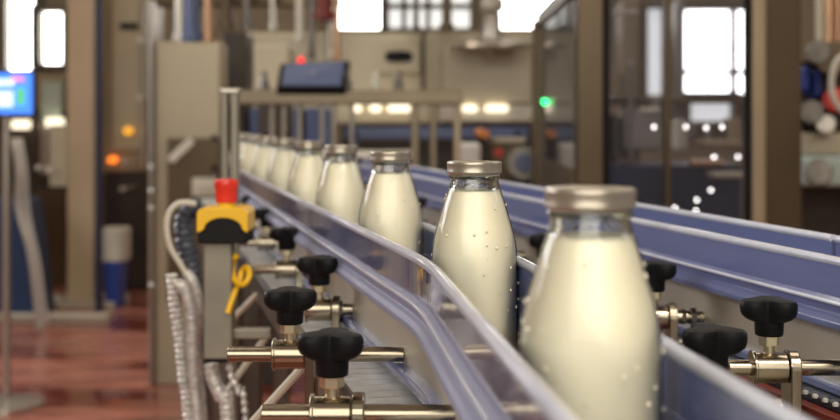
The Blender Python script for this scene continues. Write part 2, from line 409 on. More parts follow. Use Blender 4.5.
chain(pathK, -.046, .150, 'chain', 'slat_chain', cv)
MB().sweep(pathK, [(-.053, ZB-.004), (-.050, ZB+.001), (-.047, ZB+.001), (-.047, ZB-.040), (-.053, ZB-.040)]).build('side_frame', 'dark_steel', cv)
MB().sweep(pathK, [(.151, ZB-.050), (.151, ZB+.002), (.158, ZB+.002), (.158, ZB-.050)]).build('side_frame', 'steel', cv)
def np(y, off=0):   # point on the near guide path at depth y
    for a, b_ in zip(pathK, pathK[1:]):
        if a[1] <= y <= b_[1]:
            f = (y-a[1])/(b_[1]-a[1]); return a[0]+(b_[0]-a[0])*f+off
for y in (.62, 2.25, 3.1, 3.8):
    for off in (-.034, .125):
        x = np(y, off)
        MB().box(x-.019, x+.019, y-.02, y+.02, 0.03, ZB-.039).build('leg', 'dark_steel', cv, bevel=.003)
        MB().lathe([(.035, 0), (.035, .008), (.014, .02), (.012, .03)], (x, y, 0), n=20).build('foot', 'black', cv, smooth=True)
    MB().box(np(y, -.052), np(y, .150), y-.012, y+.012, ZB-.065, ZB-.040).build('cross_beam', 'dark_steel', cv)
for (a, b_) in ((at(238, 438, 1.30), at(311, 358, 1.235)), (at(218, 334, 2.05), at(264, 287, 1.95)), (at(222, 398, 1.80), at(268, 334, 1.72))):
    MB().tube([a, b_], .0048, 8).build('brace', 'white_box', cv)
cv2 = thing('conveyor', (.4, 1.8, 0), 'dark slat chain conveyor between the lavender rails at right, with a red edge strip', 'conveyor', 'slat chain conveyors')
pB = straight(0.69, 0.30, YE, 30)
chain(pB, -.068, .090, 'chain_dark', 'slat_chain', cv2, pins=True)
MB().sweep(pB, [(-.084, ZB-.016), (-.074, ZB-.016), (-.071, ZB-.006), (-.084, ZB-.006)]).build('red_strip', 'red_strip', cv2)
MB().sweep(pB, [(-.080, ZB-.060), (-.072, ZB-.060), (-.072, ZB-.016), (-.080, ZB-.016)]).build('side_frame', 'steel', cv2)
MB().sweep(pB, [(.092, ZB-.060), (.098, ZB-.060), (.098, ZB), (.092, ZB)]).build('side_frame', 'steel', cv2)
for y in (.6, 1.9, 3.1, 3.8):
    for off in (-.055, .075):
        x = .69-SL*y+off
        MB().box(x-.019, x+.019, y-.02, y+.02, 0.03, ZB-.059).build('leg', 'steel', cv2, bevel=.003)
        MB().lathe([(.035, 0), (.035, .008), (.014, .02), (.012, .03)], (x, y, 0), n=20).build('foot', 'black', cv2, smooth=True)

# ------------------------------------------------------------------ guide brackets with black clamp knobs
def lobes(n, mb, o, rot):
    rows = [(.004, 0.0, .0), (.0115, .0070, .0), (.0135, .0108, -.0010), (.0140, .0120, -.0032), (.0140, .0122, -.007), (.0140, .0118, -.0115),
            (.0138, .0105, -.0150), (.0136, .0068, -.0185), (.0134, .0025, -.0205), (.0132, .0, -.0215), (.0128, 0, -.0325), (.0118, 0, -.0338), (.006, 0, -.0339)]
    def rf(a, i):
        r0, amp, _ = rows[i]
        return r0+amp*1.14*((1+math.cos(n*(a+rot)))/2)**0.75
    mb.lathe([(r_, z) for r_, _, z in rows], o, n=64, rf=rf)
def bracket(X0, Y0, rl, rr, label, group, mirror=1, rot=0.0, dz=0.226, post_to=0.290, nuts=False, foot=0.0):
    zc = H-dz; s = mirror
    t = thing('guide_bracket', (X0+s*.020, Y0, H-post_to), label, 'bracket', group)
    # rod
    MB().tube([(X0-s*rl, Y0, zc), (X0+s*rr, Y0, zc)], .0074, 20).build('rod', 'nickel', t, smooth=True, bevel=.0006)
    # clamp sleeve with an end collar
    mb = MB().tube([(X0-s*.0145, Y0, zc), (X0+s*.0150, Y0, zc)], .0140, 28)
    mb.tube([(X0-s*.0165, Y0, zc), (X0-s*.0135, Y0, zc)], .0158, 28)
    mb.build('clamp_sleeve', 'nickel', t, smooth=True, bevel=.0008)
    # flat post with a rounded eye
    n = 14; r_ = .0165; poly = [(Y0+r_*math.cos(PI*i/n), zc+r_*math.sin(PI*i/n)) for i in range(n+1)]+[(Y0-r_, H-post_to), (Y0+r_, H-post_to)]
    MB().prism(poly, 'x', X0+s*.0155, X0+s*.0255).build('post', 'nickel', t, bevel=.0012)
    # foot from the post to the conveyor's side
    if foot: MB().box(X0+s*.0155, X0+s*.0155+foot, Y0-.014, Y0+.014, H-post_to-.001, H-post_to+.007).build('foot_plate', 'steel', t, bevel=.001)
    # screw and hexagonal nut
    MB().tube([(X0, Y0, zc+.010), (X0, Y0, zc+.034)], .0052, 16).build('screw', 'brass', t, smooth=True)
    MB().lathe([(.0090, zc+.0205), (.0098, zc+.0215), (.0098, zc+.0325), (.0094, zc+.0350)], (X0, Y0, 0), n=6).build('hex_nut', 'brass', t, bevel=.0005)
    mb = MB(); lobes(3, mb, (X0, Y0, zc+.0635), -PI/2+rot*.6); mb.build('knob', 'knob', t, smooth=True)
    # lock nuts where the rod meets the guide
    for q, r2, l in () if not nuts else ((.012, .0105, .006), (.024, .0088, .005)):
        x = X0+s*(rr-q)
        MB().tube([(x, Y0, zc), (x-s*l, Y0, zc)], r2, 6).build('lock_nut', 'dark_steel', t, bevel=.0004)
    return t
GL = 'knob clamp brackets along the left guide rail'; GR = 'knob clamp brackets at right of the bottles'
def plateN(y, x): return np(y, .0110)-x
left = [(.926, -.068, .054, 'guide bracket with the nearest, largest black knob at the bottom of the photo', .10),
        (1.163, -.126, .060, 'guide bracket with long bare rod beside the steel emergency stop post, second nearest knob', -.25),
        (1.440, -.121, .018, 'guide bracket with nuts on its rod end beside the guide, third nearest on the left', .35),
        (1.83, -.203, .055, 'guide bracket right of the yellow cable, fourth nearest on the left', .0),
        (2.23, -.284, .060, 'guide bracket at the right edge of the emergency stop box, fifth nearest on the left', .5),
        (2.62, -.362, .050, 'small guide bracket above and behind the emergency stop box, sixth on the left', .2),
        (2.98, -.450, .050, 'tiny blurred guide bracket behind the red button, seventh on the left', .6)]
for (y, x, rl, lab, rot) in left:
    bracket(x, y, rl, plateN(y, x), lab, GL, 1, rot, nuts=(y == 1.440), foot=(np(y, -.050)-x-.0155))
def fp(y, off=0):
    for a, b_ in zip(pathF, pathF[1:]):
        if a[1] <= y <= b_[1]:
            f = (y-a[1])/(b_[1]-a[1]); return a[0]+(b_[0]-a[0])*f+off
# brackets of the second lane
right = [(1.100, .320, .038, 'guide bracket at far right with a tall flat post and black knob', .55),
         (1.385, .2695, .030, 'guide bracket just right of the nearest bottle', .2),
         (1.73, .180, .030, 'guide bracket glimpsed left of the nearest bottle, its knob lower and larger', -.2),
         (2.02, .118, .030, 'guide bracket whose dark knob peeks out right of the second bottle', .3),
         (2.55, -.010, .030, 'guide bracket whose dark knob peeks out left of the second bottle', .1),
         (3.2, -.160, .030, 'distant guide bracket behind the third bottle', .4)]
for (y, x, rl, lab, rot) in right:
    px = .645-SL*y+.0105
    bracket(x, y, rl, px-x, lab, GR, 1, rot, nuts=(y == 1.385), foot=(.69-.078-SL*y)-x-.0155 if (.69-.078-SL*y)-x-.0155 > .008 else .012)
# bracket on the right side of the bottle lane (mirrored)
bracket(.2295, .945, .055, .2295-fp(.945, .0075), 'guide bracket at the lower right with the large knob half hidden by the blue guide', GR, -1, -.15, foot=-.02)
# beam the right brackets stand on
b1 = MB(); 
b1.sweep(straight(.600, .55, 3.6), [(-.075, H-.32), (.012, H-.32), (.012, H-.291), (-.075, H-.291)])
beam = b1.build('bracket_beam', 'post_steel', bevel=.002); tag(beam, 'long steel beam between the two conveyors that the right brackets stand on', 'beam')
b2 = MB().sweep(straight(.452, .60, 1.25), [(-.055, H-.32), (.045, H-.32), (.045, H-.291), (-.055, H-.291)])
tag(b2.build('bracket_beam', 'post_steel', bevel=.002), 'short steel beam under the lower right bracket beside the blue guide', 'beam')

# ------------------------------------------------------------------ milk bottles
prof_out = [(.0212, -.0100), (.0213, -.0170), (.0226, -.0240), (.0246, -.0300), (.0265, -.0355), (.0291, -.0440), (.0316, -.0527), (.0342, -.0615),
            (.0363, -.0709), (.0375, -.0800), (.0381, -.0910), (.0383, -.1070), (.0383, -.1500), (.0383, -.1990), (.0378, -.2075), (.0360, -.2125), (.0320, -.2145), (.0250, -.2150), (.0180, -.2130)]
def rad(z):
    for (r0, z0), (r1, z1) in zip(prof_out, prof_out[1:]):
        if z1-1e-9 <= z <= z0: return r0+(r1-r0)*(z0-z)/(z0-z1)
prof_out = [(r*1.025, z) for r, z in prof_out]
ZMILK = -.0262
TOP = .2150
random.seed(3)
root = thing('milk_bottle', (0, 0, 0), '', 'milk bottle', 'glass milk bottles in a row on the conveyor')
g = MB()
body = [(rad(ZMILK), ZMILK)]+[p for p in prof_out if p[1] < ZMILK]
def dense(pr):
    pts = [Vector((r, z, 0)) for r, z in pr]; return [(p.x, p.y) for p in smooth_path(pts, 3)]
g.lathe([(r, z+TOP) for r, z in dense(body)], n=64, mi=1, caps=False)
neck = [p for p in prof_out if p[1] > ZMILK]+[(rad(ZMILK), ZMILK)]
ring = [(.0212, -.002), (.0220, -.0035)]+dense(neck)
inner = [(r-.0026, z) for r, z in ring][::-1]
g.lathe([(r, z+TOP) for r, z in ring+inner], n=64, mi=0, closed=True)
g.lathe([(.0218, TOP-.0120), (.0234, TOP-.0132), (.0234, TOP-.0150), (.0218, TOP-.0162)], n=64, mi=0, caps=False)
g.build('glass', ['glass', 'shell'], root, smooth=True, origin=(0, 0, 0))
mk = [(.0001, ZMILK-.0006), (rad(ZMILK)-.006, ZMILK-.0004), (rad(ZMILK)-.0016, ZMILK+.0004)]+[(r-.0011, z) for r, z in prof_out if z < ZMILK-.002]
MB().lathe([(r, z+TOP+(.0012 if r < .03 and z < -.15 else 0)) for r, z in mk[:1]+dense(mk[1:])], n=64).build('milk', 'milk', root, smooth=True, origin=(0, 0, 0))
cp = [(.0001, -.0010), (.0205, -.0010), (.0218, -.0003), (.0236, .0), (.0247, -.0005), (.0251, -.0016), (.0250, -.0030), (.0248, -.0040), (.0248, -.0084),
      (.0250, -.0090), (.0250, -.0099), (.0248, -.0104), (.0242, -.0106), (.0236, -.0118), (.0236, -.0030), (.0001, -.0030)]
MB().lathe([(r, z+TOP) for r, z in cp], n=72, caps=False).build('cap', 'cap', root, smooth=True, origin=(0, 0, 0))
# drops that stand in for lamp glints on the bottle glass
dm = MB()
for k in range(44):
    a = random.uniform(0, 2*PI); z = random.uniform(-.150, -.030); r = rad(z); s = random.uniform(.0007, .0015)
    c = Vector((math.cos(a)*r, math.sin(a)*r, z+TOP)); nrm = Vector((math.cos(a), math.sin(a), .0)); tx = Vector((-math.sin(a), math.cos(a), 0)); up = Vector((0, 0, 1))
    vs = []; n = 8
    for (q, h) in ((1, -.15), (.8, .5), (.4, .8)):
        for j in range(n): vs.append(c+(tx*math.cos(2*PI*j/n)+up*math.sin(2*PI*j/n)*1.2)*s*q+nrm*s*h)
    fs = [(i*n+j, i*n+(j+1) % n, (i+1)*n+(j+1) % n, (i+1)*n+j) for i in range(2) for j in range(n)]+[tuple(2*n+j for j in range(n))]
    dm.add(vs, fs)
dm.build('glint_drops', mat('drop', (.88, .82, .64), .03, 0, .02, coat=1.0), root, smooth=True, origin=(0, 0, 0))
root.children[-1]['kind'] = 'stuff'
spots = [(.0934, .659, 'nearest and largest milk bottle, cut off at the lower right of centre'),
         (.0494, 1.09, 'sharply focused milk bottle in the middle of the photo, second nearest'),
         (-.0355, 1.446, 'third nearest milk bottle, left of the sharply focused one'),
         (-.1180, 1.80, 'fourth nearest milk bottle in the row'),
         (-.1980, 2.14, 'fifth nearest milk bottle in the row'),
         (-.2825, 2.50, 'sixth nearest milk bottle, overlapping its neighbours'),
         (-.3650, 2.85, 'seventh milk bottle, mostly hidden by the sixth'),
         (-.4470, 3.20, 'eighth milk bottle, blurred, third from the far end'),
         (-.5300, 3.55, 'farthest milk bottle, a blurred sliver near the steel posts')]
for i, (x, y, lab) in enumerate(spots):
    o = root if i == 0 else copy_tree(root)
    o.location = (x, y, ZB+.0005); o.rotation_euler = (0, 0, 1.7*i); o['label'] = lab

# ------------------------------------------------------------------ emergency stop on its post
Ye = 1.70
es = thing('emergency_stop', (X(214, Ye), Ye+.02, Z(362, Ye)), 'yellow and black emergency stop box with red mushroom button on a steel post', 'emergency stop')
mb = MB(); pbox(mb, 203, 232, 242, 360, Ye, .034); mb.build('post', 'post_steel', es, bevel=.003)
mb = MB(); pbox(mb, 205, 230, 358, 363, Ye, .034); mb.build('post_end_cap', 'black', es, bevel=.002)
mb = MB(); xa, xb = X(199.5, Ye), X(250, Ye); zt, zb, zm = Z(207, Ye), Z(242, Ye), Z(227, Ye); ya = Ye-.022
# yellow cover with an arch cut into its front
n = 16; cx = (xa+xb)/2+.001; ra = (xb-xa)*.37; za = Z(228, Ye)
arch = [(cx+ra*math.cos(PI*i/n), za+ra*.60*math.sin(PI*i/n)) for i in range(n+1)]
poly = [(xa, za-.004), (xa, zt-.008), (xa+.003, zt-.002), (xa+.008, zt), (xb-.008, zt), (xb-.003, zt-.002), (xb, zt-.008), (xb, za-.004), (xb-.004, za-.004)]+arch+[(xa+.004, za-.004)]
mb.prism(poly, 'y', ya, ya+.072); mb.build('yellow_cover', 'yellow', es, bevel=.0015)
MB().box(xa+.001, xb-.001, ya+.001, ya+.071, zb, za-.0045).build('black_base', 'black', es, bevel=.002)
ar2 = [(cx+ra*.97*math.cos(PI*i/n), za+ra*.58*math.sin(PI*i/n)) for i in range(n+1)]+[(cx-ra*.97, za-.0045), (cx+ra*.97, za-.0045)]
MB().prism(ar2, 'y', ya+.001, ya+.070).build('arch_inset', 'black', es)
bx, by = X(225, Ye), ya+.034
MB().lathe([(.0120, zt-.001), (.0120, zt+.006), (.0145, zt+.006), (.0145, zt+.008)], (bx, by, 0), n=36).build('collar', 'yellow', es, smooth=True)
MB().lathe([(.0150, zt+.006), (.0155, zt+.012), (.0158, zt+.026), (.0170, zt+.028), (.0172, zt+.034), (.0162, zt+.038), (.010, zt+.0395), (.0005, zt+.040)], (bx, by, 0), n=40).build('button', 'red', es, smooth=True)
# arm from the post to the conveyor
mb = MB(); mb.box(X(230, Ye), np(1.745, -.050), 1.715, 1.735, Z(341, Ye), Z(331, Ye)); mb.build('arm', 'post_steel', es, bevel=.002)
# yellow cable looped right of the post
Yc = 1.705
pts = [at(p, q, Yc) for p, q in ((236, 256), (232, 263), (231, 272), (236, 281), (245, 283), (250, 275), (247, 268), (241, 272), (238, 284), (233, 298), (229, 312))]
for i, p in enumerate(pts): p.y = Yc+.012*math.sin(i*1.1)
tag(MB().tube(pts, .0044, 12).build('safety_cable', 'yellow', smooth=True), 'yellow cable with a small loop hanging right of the emergency stop post', 'cable')
# conduits and braided cables left of the post
def cable(name, pix, Y, r, m_, label, rib=0, pitch=.01, floor=None, wob=.0):
    pts = [at(p, q, Y) for p, q in pix]
    for i, p in enumerate(pts): p.y += wob*math.sin(i*1.9)
    if floor: pts += [Vector((pts[-1].x+.03, Y, .35)), Vector((pts[-1].x+.05, Y-.02, r))]
    return tag(MB().tube(pts, r, 12, rib, pitch).build(name, m_, smooth=True), label, 'cable', 'cables beside the emergency stop')
cable('ribbed_conduit', [(172, 274), (174, 300), (180, 340), (184, 380), (189, 420)], 1.95, .0085, 'conduit', 'ribbed silver conduit, leftmost of the bundle running down past the cabinet', .20, .0095, floor=1)
cable('braided_cable', [(176, 283), (186, 292), (192, 320), (193, 360), (198, 420)], 1.92, .0095, 'conduit', 'thick braided silver cable just right of the ribbed conduit', .06, .009, floor=1)
cable('braided_cable', [(186, 272), (195, 286), (198, 310), (197, 350), (203, 420)], 1.97, .0085, 'conduit', 'braided silver cable against the left edge of the steel post', .06, .009, floor=1)
cable('braided_cable', [(211, 364), (214, 380), (222, 398), (228, 420)], 1.74, .0105, 'conduit', 'braided silver cable coming out below the steel post', .07, .009, floor=1)
cable('plug_cable', [(228, 358), (231, 375), (238, 392), (246, 420)], 1.755, .0045, 'conduit', 'thin beaded cable right of the braided one below the steel post', .3, .012, floor=1)
cable('looped_hose', [(196, 204), (180, 203), (170, 212), (167, 228), (171, 248), (181, 265), (189, 280), (192, 300), (192, 420)], 2.06, .0050, 'white_box', 'thin pale hose arching left of the emergency stop box', floor=1)
cable('corrugated_hose', [(200, 208), (190, 209), (184, 222), (185, 242), (190, 262), (194, 282), (196, 320), (200, 420)], 2.12, .0165, 'hose_dark', 'dark corrugated hose inside the pale arch left of the emergency stop', .12, .012, floor=1)

# ------------------------------------------------------------------ machine frame straddling the far end of the conveyors
Ym = 4.45
tp = thing('twin_post', (X(229, 2.20), 2.20, 0), 'pair of upright steel tubes behind the emergency stop, left of the far bottles', 'post')
for a, b_ in ((221, 227.5), (230, 238)):
    mb = MB(); mb.box(X(a, 2.20), X(b_, 2.20), 2.20, 2.225, 0.0, Z(91, 2.20)); mb.build('tube', 'post_steel', tp, bevel=.004)
mb = MB(); pbox(mb, 220, 239, 88, 93, 2.195, .035); mb.build('top_plate', 'steel', tp, bevel=.002)
mb = MB(); pbox(mb, 220, 239, 205, 212, 2.195, .035); mb.build('clamp_plate', 'steel', tp, bevel=.002)
fr = thing('portal_structure', (X(320, Ym), Ym, 0), 'steel portal frame spanning the far end of the conveyors', 'machine frame')
mb = MB(); pbox(mb, 220, 462, 90, 104, Ym, .22); mb.build('cross_beam', 'bronze', fr, bevel=.004)
for a, b_, m_ in ((411, 419, 'bronze'), (430, 437, 'bronze'), (454, 461, 'beige')):
    mb = MB(); mb.box(X(a, Ym), X(b_, Ym), Ym+.02, Ym+.05, 0, Z(92, Ym)); mb.build('post', m_, fr, bevel=.004)
for px in (272, 284, 300, 322, 334, 352):
    mb = MB(); mb.tube([at(px, 100, Ym+.06), at(px, 172, Ym+.06)], .009, 10); mb.build('guide_rod', 'steel', fr, smooth=True)
mb = MB(); pbox(mb, 240, 412, 150, 158, Ym+.03, .05); mb.build('lower_rail', 'steel', fr, bevel=.003)
for k, (px) in enumerate((262, 312, 346, 376, 398)):
    tag(MB().lathe([(.02, 0), (.02, .03), (.012, .04), (.012, .07)], (X(px, Ym), Ym+.05, Z(90, Ym)), n=16).build('sensor', 'white_box' if k % 2 else 'dark_steel', smooth=True),
        'small round fitting on the portal beam, number %s from the left' % ('one', 'two', 'three', 'four', 'five')[k], 'fitting', 'fittings on the portal beam')
# tilted operator panel on the beam
op = thing('operator_console', (X(313, Ym), Ym+.05, Z(90, Ym)), 'tilted dark operator panel with bluish face on the portal beam', 'control panel')
a = [at(276, 88, Ym-.02), at(346, 88, Ym-.02), at(350, 60, Ym+.10), at(280, 63, Ym+.10)]
def slab(q, d, mb, ins=0):
    c = sum(q, Vector())/4; q = [p.lerp(c, ins) for p in q]; nrm = (q[1]-q[0]).cross(q[3]-q[0]).normalized()
    if nrm.y < 0: nrm = -nrm
    vs = q+[p+nrm*d for p in q]
    mb.add(vs, [(0, 1, 2, 3), (7, 6, 5, 4), (0, 4, 5, 1), (1, 5, 6, 2), (2, 6, 7, 3), (3, 7, 4, 0)])
mb = MB(); slab(a, .04, mb); mb.build('housing', 'black', op, bevel=.006)
mb = MB(); slab([p+Vector((0, -.004, .002)) for p in a], .004, mb, .16); mb.build('face', 'slate', op)
for px in (290, 338): mb = MB(); pbox(mb, px-5, px+5, 84, 90, Ym+.02, .05); mb.build('bracket', 'black', op)

# ------------------------------------------------------------------ left background
def simple(name, m_, label, cat, boxes, Y, d, floor=False, group=None, bevel=.008):
    mb = MB()
    for (x0, x1, y0, y1) in boxes:
        (pboxf(mb, x0, x1, y0, Y, d) if floor else pbox(mb, x0, x1, y0, y1, Y, d))
    return tag(mb.build(name, m_, bevel=bevel), label, cat, group)
# control cabinet
Yk = 5.68
ck = thing('control_cabinet', (X(187, Yk), Yk+.2, 0), 'tall beige steel cabinet left of the emergency stop, pale slanted handle on its door', 'cabinet')
mb = MB(); pboxf(mb, 155, 221, 42, Yk, .2); mb.build('body', 'cabinet', ck, bevel=.01)
mb = MB(); mb.box(X(149, Yk), X(154, Yk), Yk-.02, Yk+.05, 0, Z(0, Yk)); mb.build('corner_post', 'steel', ck, bevel=.01)
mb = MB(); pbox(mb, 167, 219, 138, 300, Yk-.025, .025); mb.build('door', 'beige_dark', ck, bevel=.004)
q = [at(167, 158, Yk-.05), at(173, 164, Yk-.05), at(195, 143, Yk-.05), at(189, 137, Yk-.05)]
mb = MB(); slab(q, .025, mb); mb.build('handle', 'white_box', ck, bevel=.004)
for py in (138, 168): mb = MB(); mb.tube([at(214, py, Yk-.05), at(214, py, Yk-.02)], .014, 16); mb.build('latch', 'black', ck)
for py in (167, 191, 208, 285): mb = MB(); mb.lathe([(.001, -.012), (.008, -.009), (.012, 0), (.008, .009), (.001, .012)], at(151.5, py, Yk-.025), n=12, caps=False); mb.build('bolt', 'pin', ck, smooth=True)
mb = MB(); pbox(mb, 192, 216, 178, 196, Yk-.06, .03); pbox(mb, 196, 213, 183, 191, Yk-.065, .03); mb.build('door_box', 'white_box', ck, bevel=.004)
# column
Yp = 8.1
co = thing('steel_column', (X(81, Yp), Yp, 0), 'beige building column on a wide base plate at the left', 'column')
mb = MB(); mb.box(X(67, Yp), X(94, Yp), Yp, Yp+.2, .02, 5.2); mb.build('shaft', 'column', co, bevel=.01)
mb = MB(); mb.box(X(52, Yp), X(119, Yp), Yp-.12, Yp+.3, 0, .045); mb.build('base_plate', 'plate', co, bevel=.005)
for px in (58, 112): mb = MB(); mb.lathe([(.03, .04), (.03, .08), (.01, .085)], (X(px, Yp), Yp-.05, 0), n=8); mb.build('anchor_bolt', 'pin', co)
tag(MB().tube([(X(99, 7.85), 7.85, 0), (X(99, 7.85), 7.85, 5.2)], .024, 16).build('blue_pipe', 'navy', smooth=True), 'dark blue vertical pipe right of the beige column', 'pipe')
# electrical box on the column
eb = simple('electrical_box', 'beige_light', 'pale box mounted on the left side of the beige column', 'box', [(49, 67.2, 125, 187)], 8.12, .16)
# cabinet behind
Yq = 8.9
fc = thing('machine_cabinet', (X(126, Yq), Yq+.2, 0), 'grey beige machine cabinet with a dark slot between the column and the tall cabinet', 'cabinet')
mb = MB(); pbox(mb, 103, 149, -30, 172, Yq, .5); mb.build('body', 'beige', fc, bevel=.01)
mb = MB(); pbox(mb, 112, 142, -10, 150, Yq-.03, .03); mb.build('door', 'beige_light', fc, bevel=.006)
mb = MB(); pbox(mb, 120, 138, 23, 29, Yq-.05, .03); mb.build('slot', 'black', fc)
mb = MB(); pboxf(mb, 103, 149, 172, Yq+.02, .5); mb.build('base', 'brown_dark', fc, bevel=.01)
mb = MB(); mb.tube([at(144, 0, Yq-.06), at(144, 168, Yq-.06)], .02, 12); mb.build('side_pipe', 'steel', fc, smooth=True)
for (px, py, m_, lab, r_) in ((111, 160, 'led_orange', 'glowing orange lamp right of the dark blue pipe', .026), (127, 131, 'led_amber', 'dim amber lamp on the machine cabinet', .028)):
    o = at(px, py, Yq-.10); mb = MB().tube([o, o+Vector((0, .1, 0))], r_, 16)
    tag(mb.build('indicator_lamp', m_), lab, 'lamp', 'indicator lamps')
for px, py in ((124, 162), (122, 189), (139, 40), (139, 98)):
    o = at(px, py, 8.5); mb = MB().lathe([(.001, -.02), (.014, -.014), (.02, 0), (.014, .014), (.001, .02)], o, n=14, caps=False)
    mb.tube([o, o+Vector((0, .45, 0))], .006, 6).build('fitting', 'pin', fc, smooth=True)
for k, (px, py, lab) in enumerate(((48, 171, 'left of the column under the pale box'), (38, 168, 'far left among the cables'))):
    o = at(px, py, 7.9); mb = MB().lathe([(.001, -.02), (.014, -.014), (.02, 0), (.014, .014), (.001, .02)], o, n=14, caps=False)
    mb.tube([o, o+Vector((0, 1.02 if px > 60 else 1.34, 0))], .006, 6)
    tag(mb.build('round_fitting', 'pin', smooth=True), 'small bright metal fitting '+lab, 'fitting', 'bright fittings in the left background')
simple('white_bin', 'white_box', 'off-white box standing on the blue container behind the column', 'box', [(99, 124, 229, 262)], 8.0, .2)
mb = MB(); a0, a1 = X(103, 8.0), X(121, 8.0); zt = Z(262, 8.0)
mb.prism([(a0+.02, 0), (a1-.02, 0), (a1, zt), (a0, zt)], 'y', 8.0, 8.2)
tag(mb.build('blue_container', 'blue', bevel=.006), 'blue container standing on the floor below the off-white box', 'container')
# dark machine at far left
dmx = thing('packing_machine', (X(35, 9.2), 9.3, 0), 'dark brown machine housing at far left behind the column', 'machine')
mb = MB(); pboxf(mb, -60, 66, 112, 9.2, .8); mb.build('body', 'brown_dark', dmx, bevel=.02)
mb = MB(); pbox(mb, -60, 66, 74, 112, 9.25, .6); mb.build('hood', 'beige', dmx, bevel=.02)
mb = MB(); pbox(mb, 41, 61, 82, 122, 9.15, .05); mb.build('pale_panel', 'green_white', dmx, bevel=.01)
mb = MB(); pbox(mb, 40, 48, 122, 175, 9.12, .06); mb.build('conduit', 'steel', dmx, bevel=.01)
mb = MB(); pboxf(mb, 34, 68, 190, 9.1, .1); mb.build('lower_panel', 'beige_dark', dmx, bevel=.01)
mb = MB(); mb.tube([at(44, 233, 9.0), at(44, 233, 9.12)], .02, 12); mb.build('stop_button', 'red', dmx)
# lamps
for (px, py, w_, lab) in ((18, 125, 7, 'bright work lamp below the blue monitor'), (53, 123, 8, 'bright work lamp left of the column')):
    mb = MB(); pbox(mb, px-w_, px+w_, py-5, py+4, 9.05, .095 if px > 40 else .145); tag(mb.build('work_lamp', 'lamp_warm', bevel=.01), lab, 'lamp', 'work lamps at left')
# operator monitor on its stand
Yn = 5.2
mo = thing('operator_monitor', (X(9, Yn), Yn, 0), 'blue glowing operator monitor on a thin steel stand at the left edge', 'monitor')
mb = MB(); pbox(mb, -38, 34, 70, 116, Yn, .06); mb.build('housing', 'navy', mo, bevel=.006)
mb = MB(); pbox(mb, -36, 32, 73, 114, Yn-.004, .006); sc1 = mb.build('screen', 'screen_blue', mo)
mb = MB(); pbox(mb, -30, 14, 79, 86, Yn-.006, .003); mb.build('readout', 'screen_white', sc1)
mb = MB(); pbox(mb, -30, 13, 91, 107, Yn-.006, .003); mb.build('readout', 'screen_white', sc1)
mb = MB(); pbox(mb, 16, 25, 88, 105, Yn-.006, .003); mb.build('readout', 'screen_green', sc1)
mb = MB(); pbox(mb, 11, 24, 76, 82, Yn-.006, .003); mb.build('readout', 'screen_pink', sc1)
mb = MB(); mb.tube([(X(8, Yn+.1), Yn+.08, 0.02), (X(8, Yn+.1), Yn+.08, Z(100, Yn))], .018, 14); mb.build('pole', 'steel', mo, smooth=True)
mb = MB(); mb.lathe([(.16, 0), (.16, .012), (.03, .03)], (X(8, Yn+.1), Yn+.08, 0), n=24); mb.build('base', 'steel', mo, smooth=True)
# blue tarpaulin-like hopper and cable drop
mb = MB(); mb.prism([(X(-30, 7.5), 0), (X(36, 7.5), 0), (X(28, 7.5), Z(240, 7.5)), (X(22, 7.5), Z(200, 7.5)), (X(-30, 7.5), Z(200, 7.5))], 'y', 7.5, 7.9)
tag(mb.build('blue_hopper', mat('deep_blue', (.012, .035, .10), .5), bevel=.02), 'dark blue tapering hopper at the lower left edge', 'hopper')
for k in range(4):
    pts = [at(12+k*3, 138, 7.0+.1*k), at(17+3*k, 170, 7.0+.1*k), at(16+4*k, 205, 7.0+.1*k), at(24+3*k, 235, 7.0+.1*k), at(30+3*k, 262, 7.0+.1*k), at(38+3*k, 300, 7.0+.1*k)]
    pts[-1].z = .02
    tag(MB().tube(pts, .010, 8, .2, .04).build('bundled_hose', 'conduit' if k % 2 else 'steel', smooth=True), 'silver hose hanging in the bundle left of the column', 'hose', 'bundle of silver hoses at far left')
mb = MB(); mb.box(X(-20, 7.6), X(116, 7.6), 7.42, 7.48, 0.0, .06)
tag(mb.build('floor_rail', 'plate', bevel=.01), 'low pale rail lying along the floor at the foot of the column', 'rail')
# ------------------------------------------------------------------ centre background: tank cabinet, gauge, pipes
Yt = 7.4
tk = thing('process_cabinet', (X(435, Yt), Yt+.3, 0), 'large beige process cabinet behind the bottles with a gauge window', 'cabinet')
mb = MB(); pbox(mb, 236, 534, 32, 124, Yt, .7); mb.build('body', 'beige_light', tk, bevel=.015)
mb = MB(); pboxf(mb, 340, 540, 124, Yt+.02, .65); mb.build('base', 'brown_dark', tk, bevel=.015)
mb = MB(); pbox(mb, 441, 532, 46, 104, Yt-.05, .06); mb.build('front_panel', 'beige_light', tk, bevel=.012)
mb = MB(); pbox(mb, 376, 421, 41, 74, Yt-.05, .06); gb = mb.build('gauge_box', 'beige_light', tk, bevel=.012)
cx, cz = X(399, Yt), Z(57, Yt); pl = [(cx+.085*math.copysign(abs(math.cos(t_))**.6, math.cos(t_)), cz+.035*math.copysign(abs(math.sin(t_))**.6, math.sin(t_))) for t_ in [2*PI*i/24 for i in range(24)]]
MB().prism(pl, 'y', Yt-.06, Yt-.045).build('gauge_window', 'black', gb)
mb = MB(); pbox(mb, 421, 425, 30, 90, Yt-.08, .07); mb.build('edge_pipe', 'beige_dark', tk, bevel=.01)
mb = MB(); pbox(mb, 440, 532, 106, 121, Yt-.06, .05); mb.build('light_strip', 'white_box', tk)
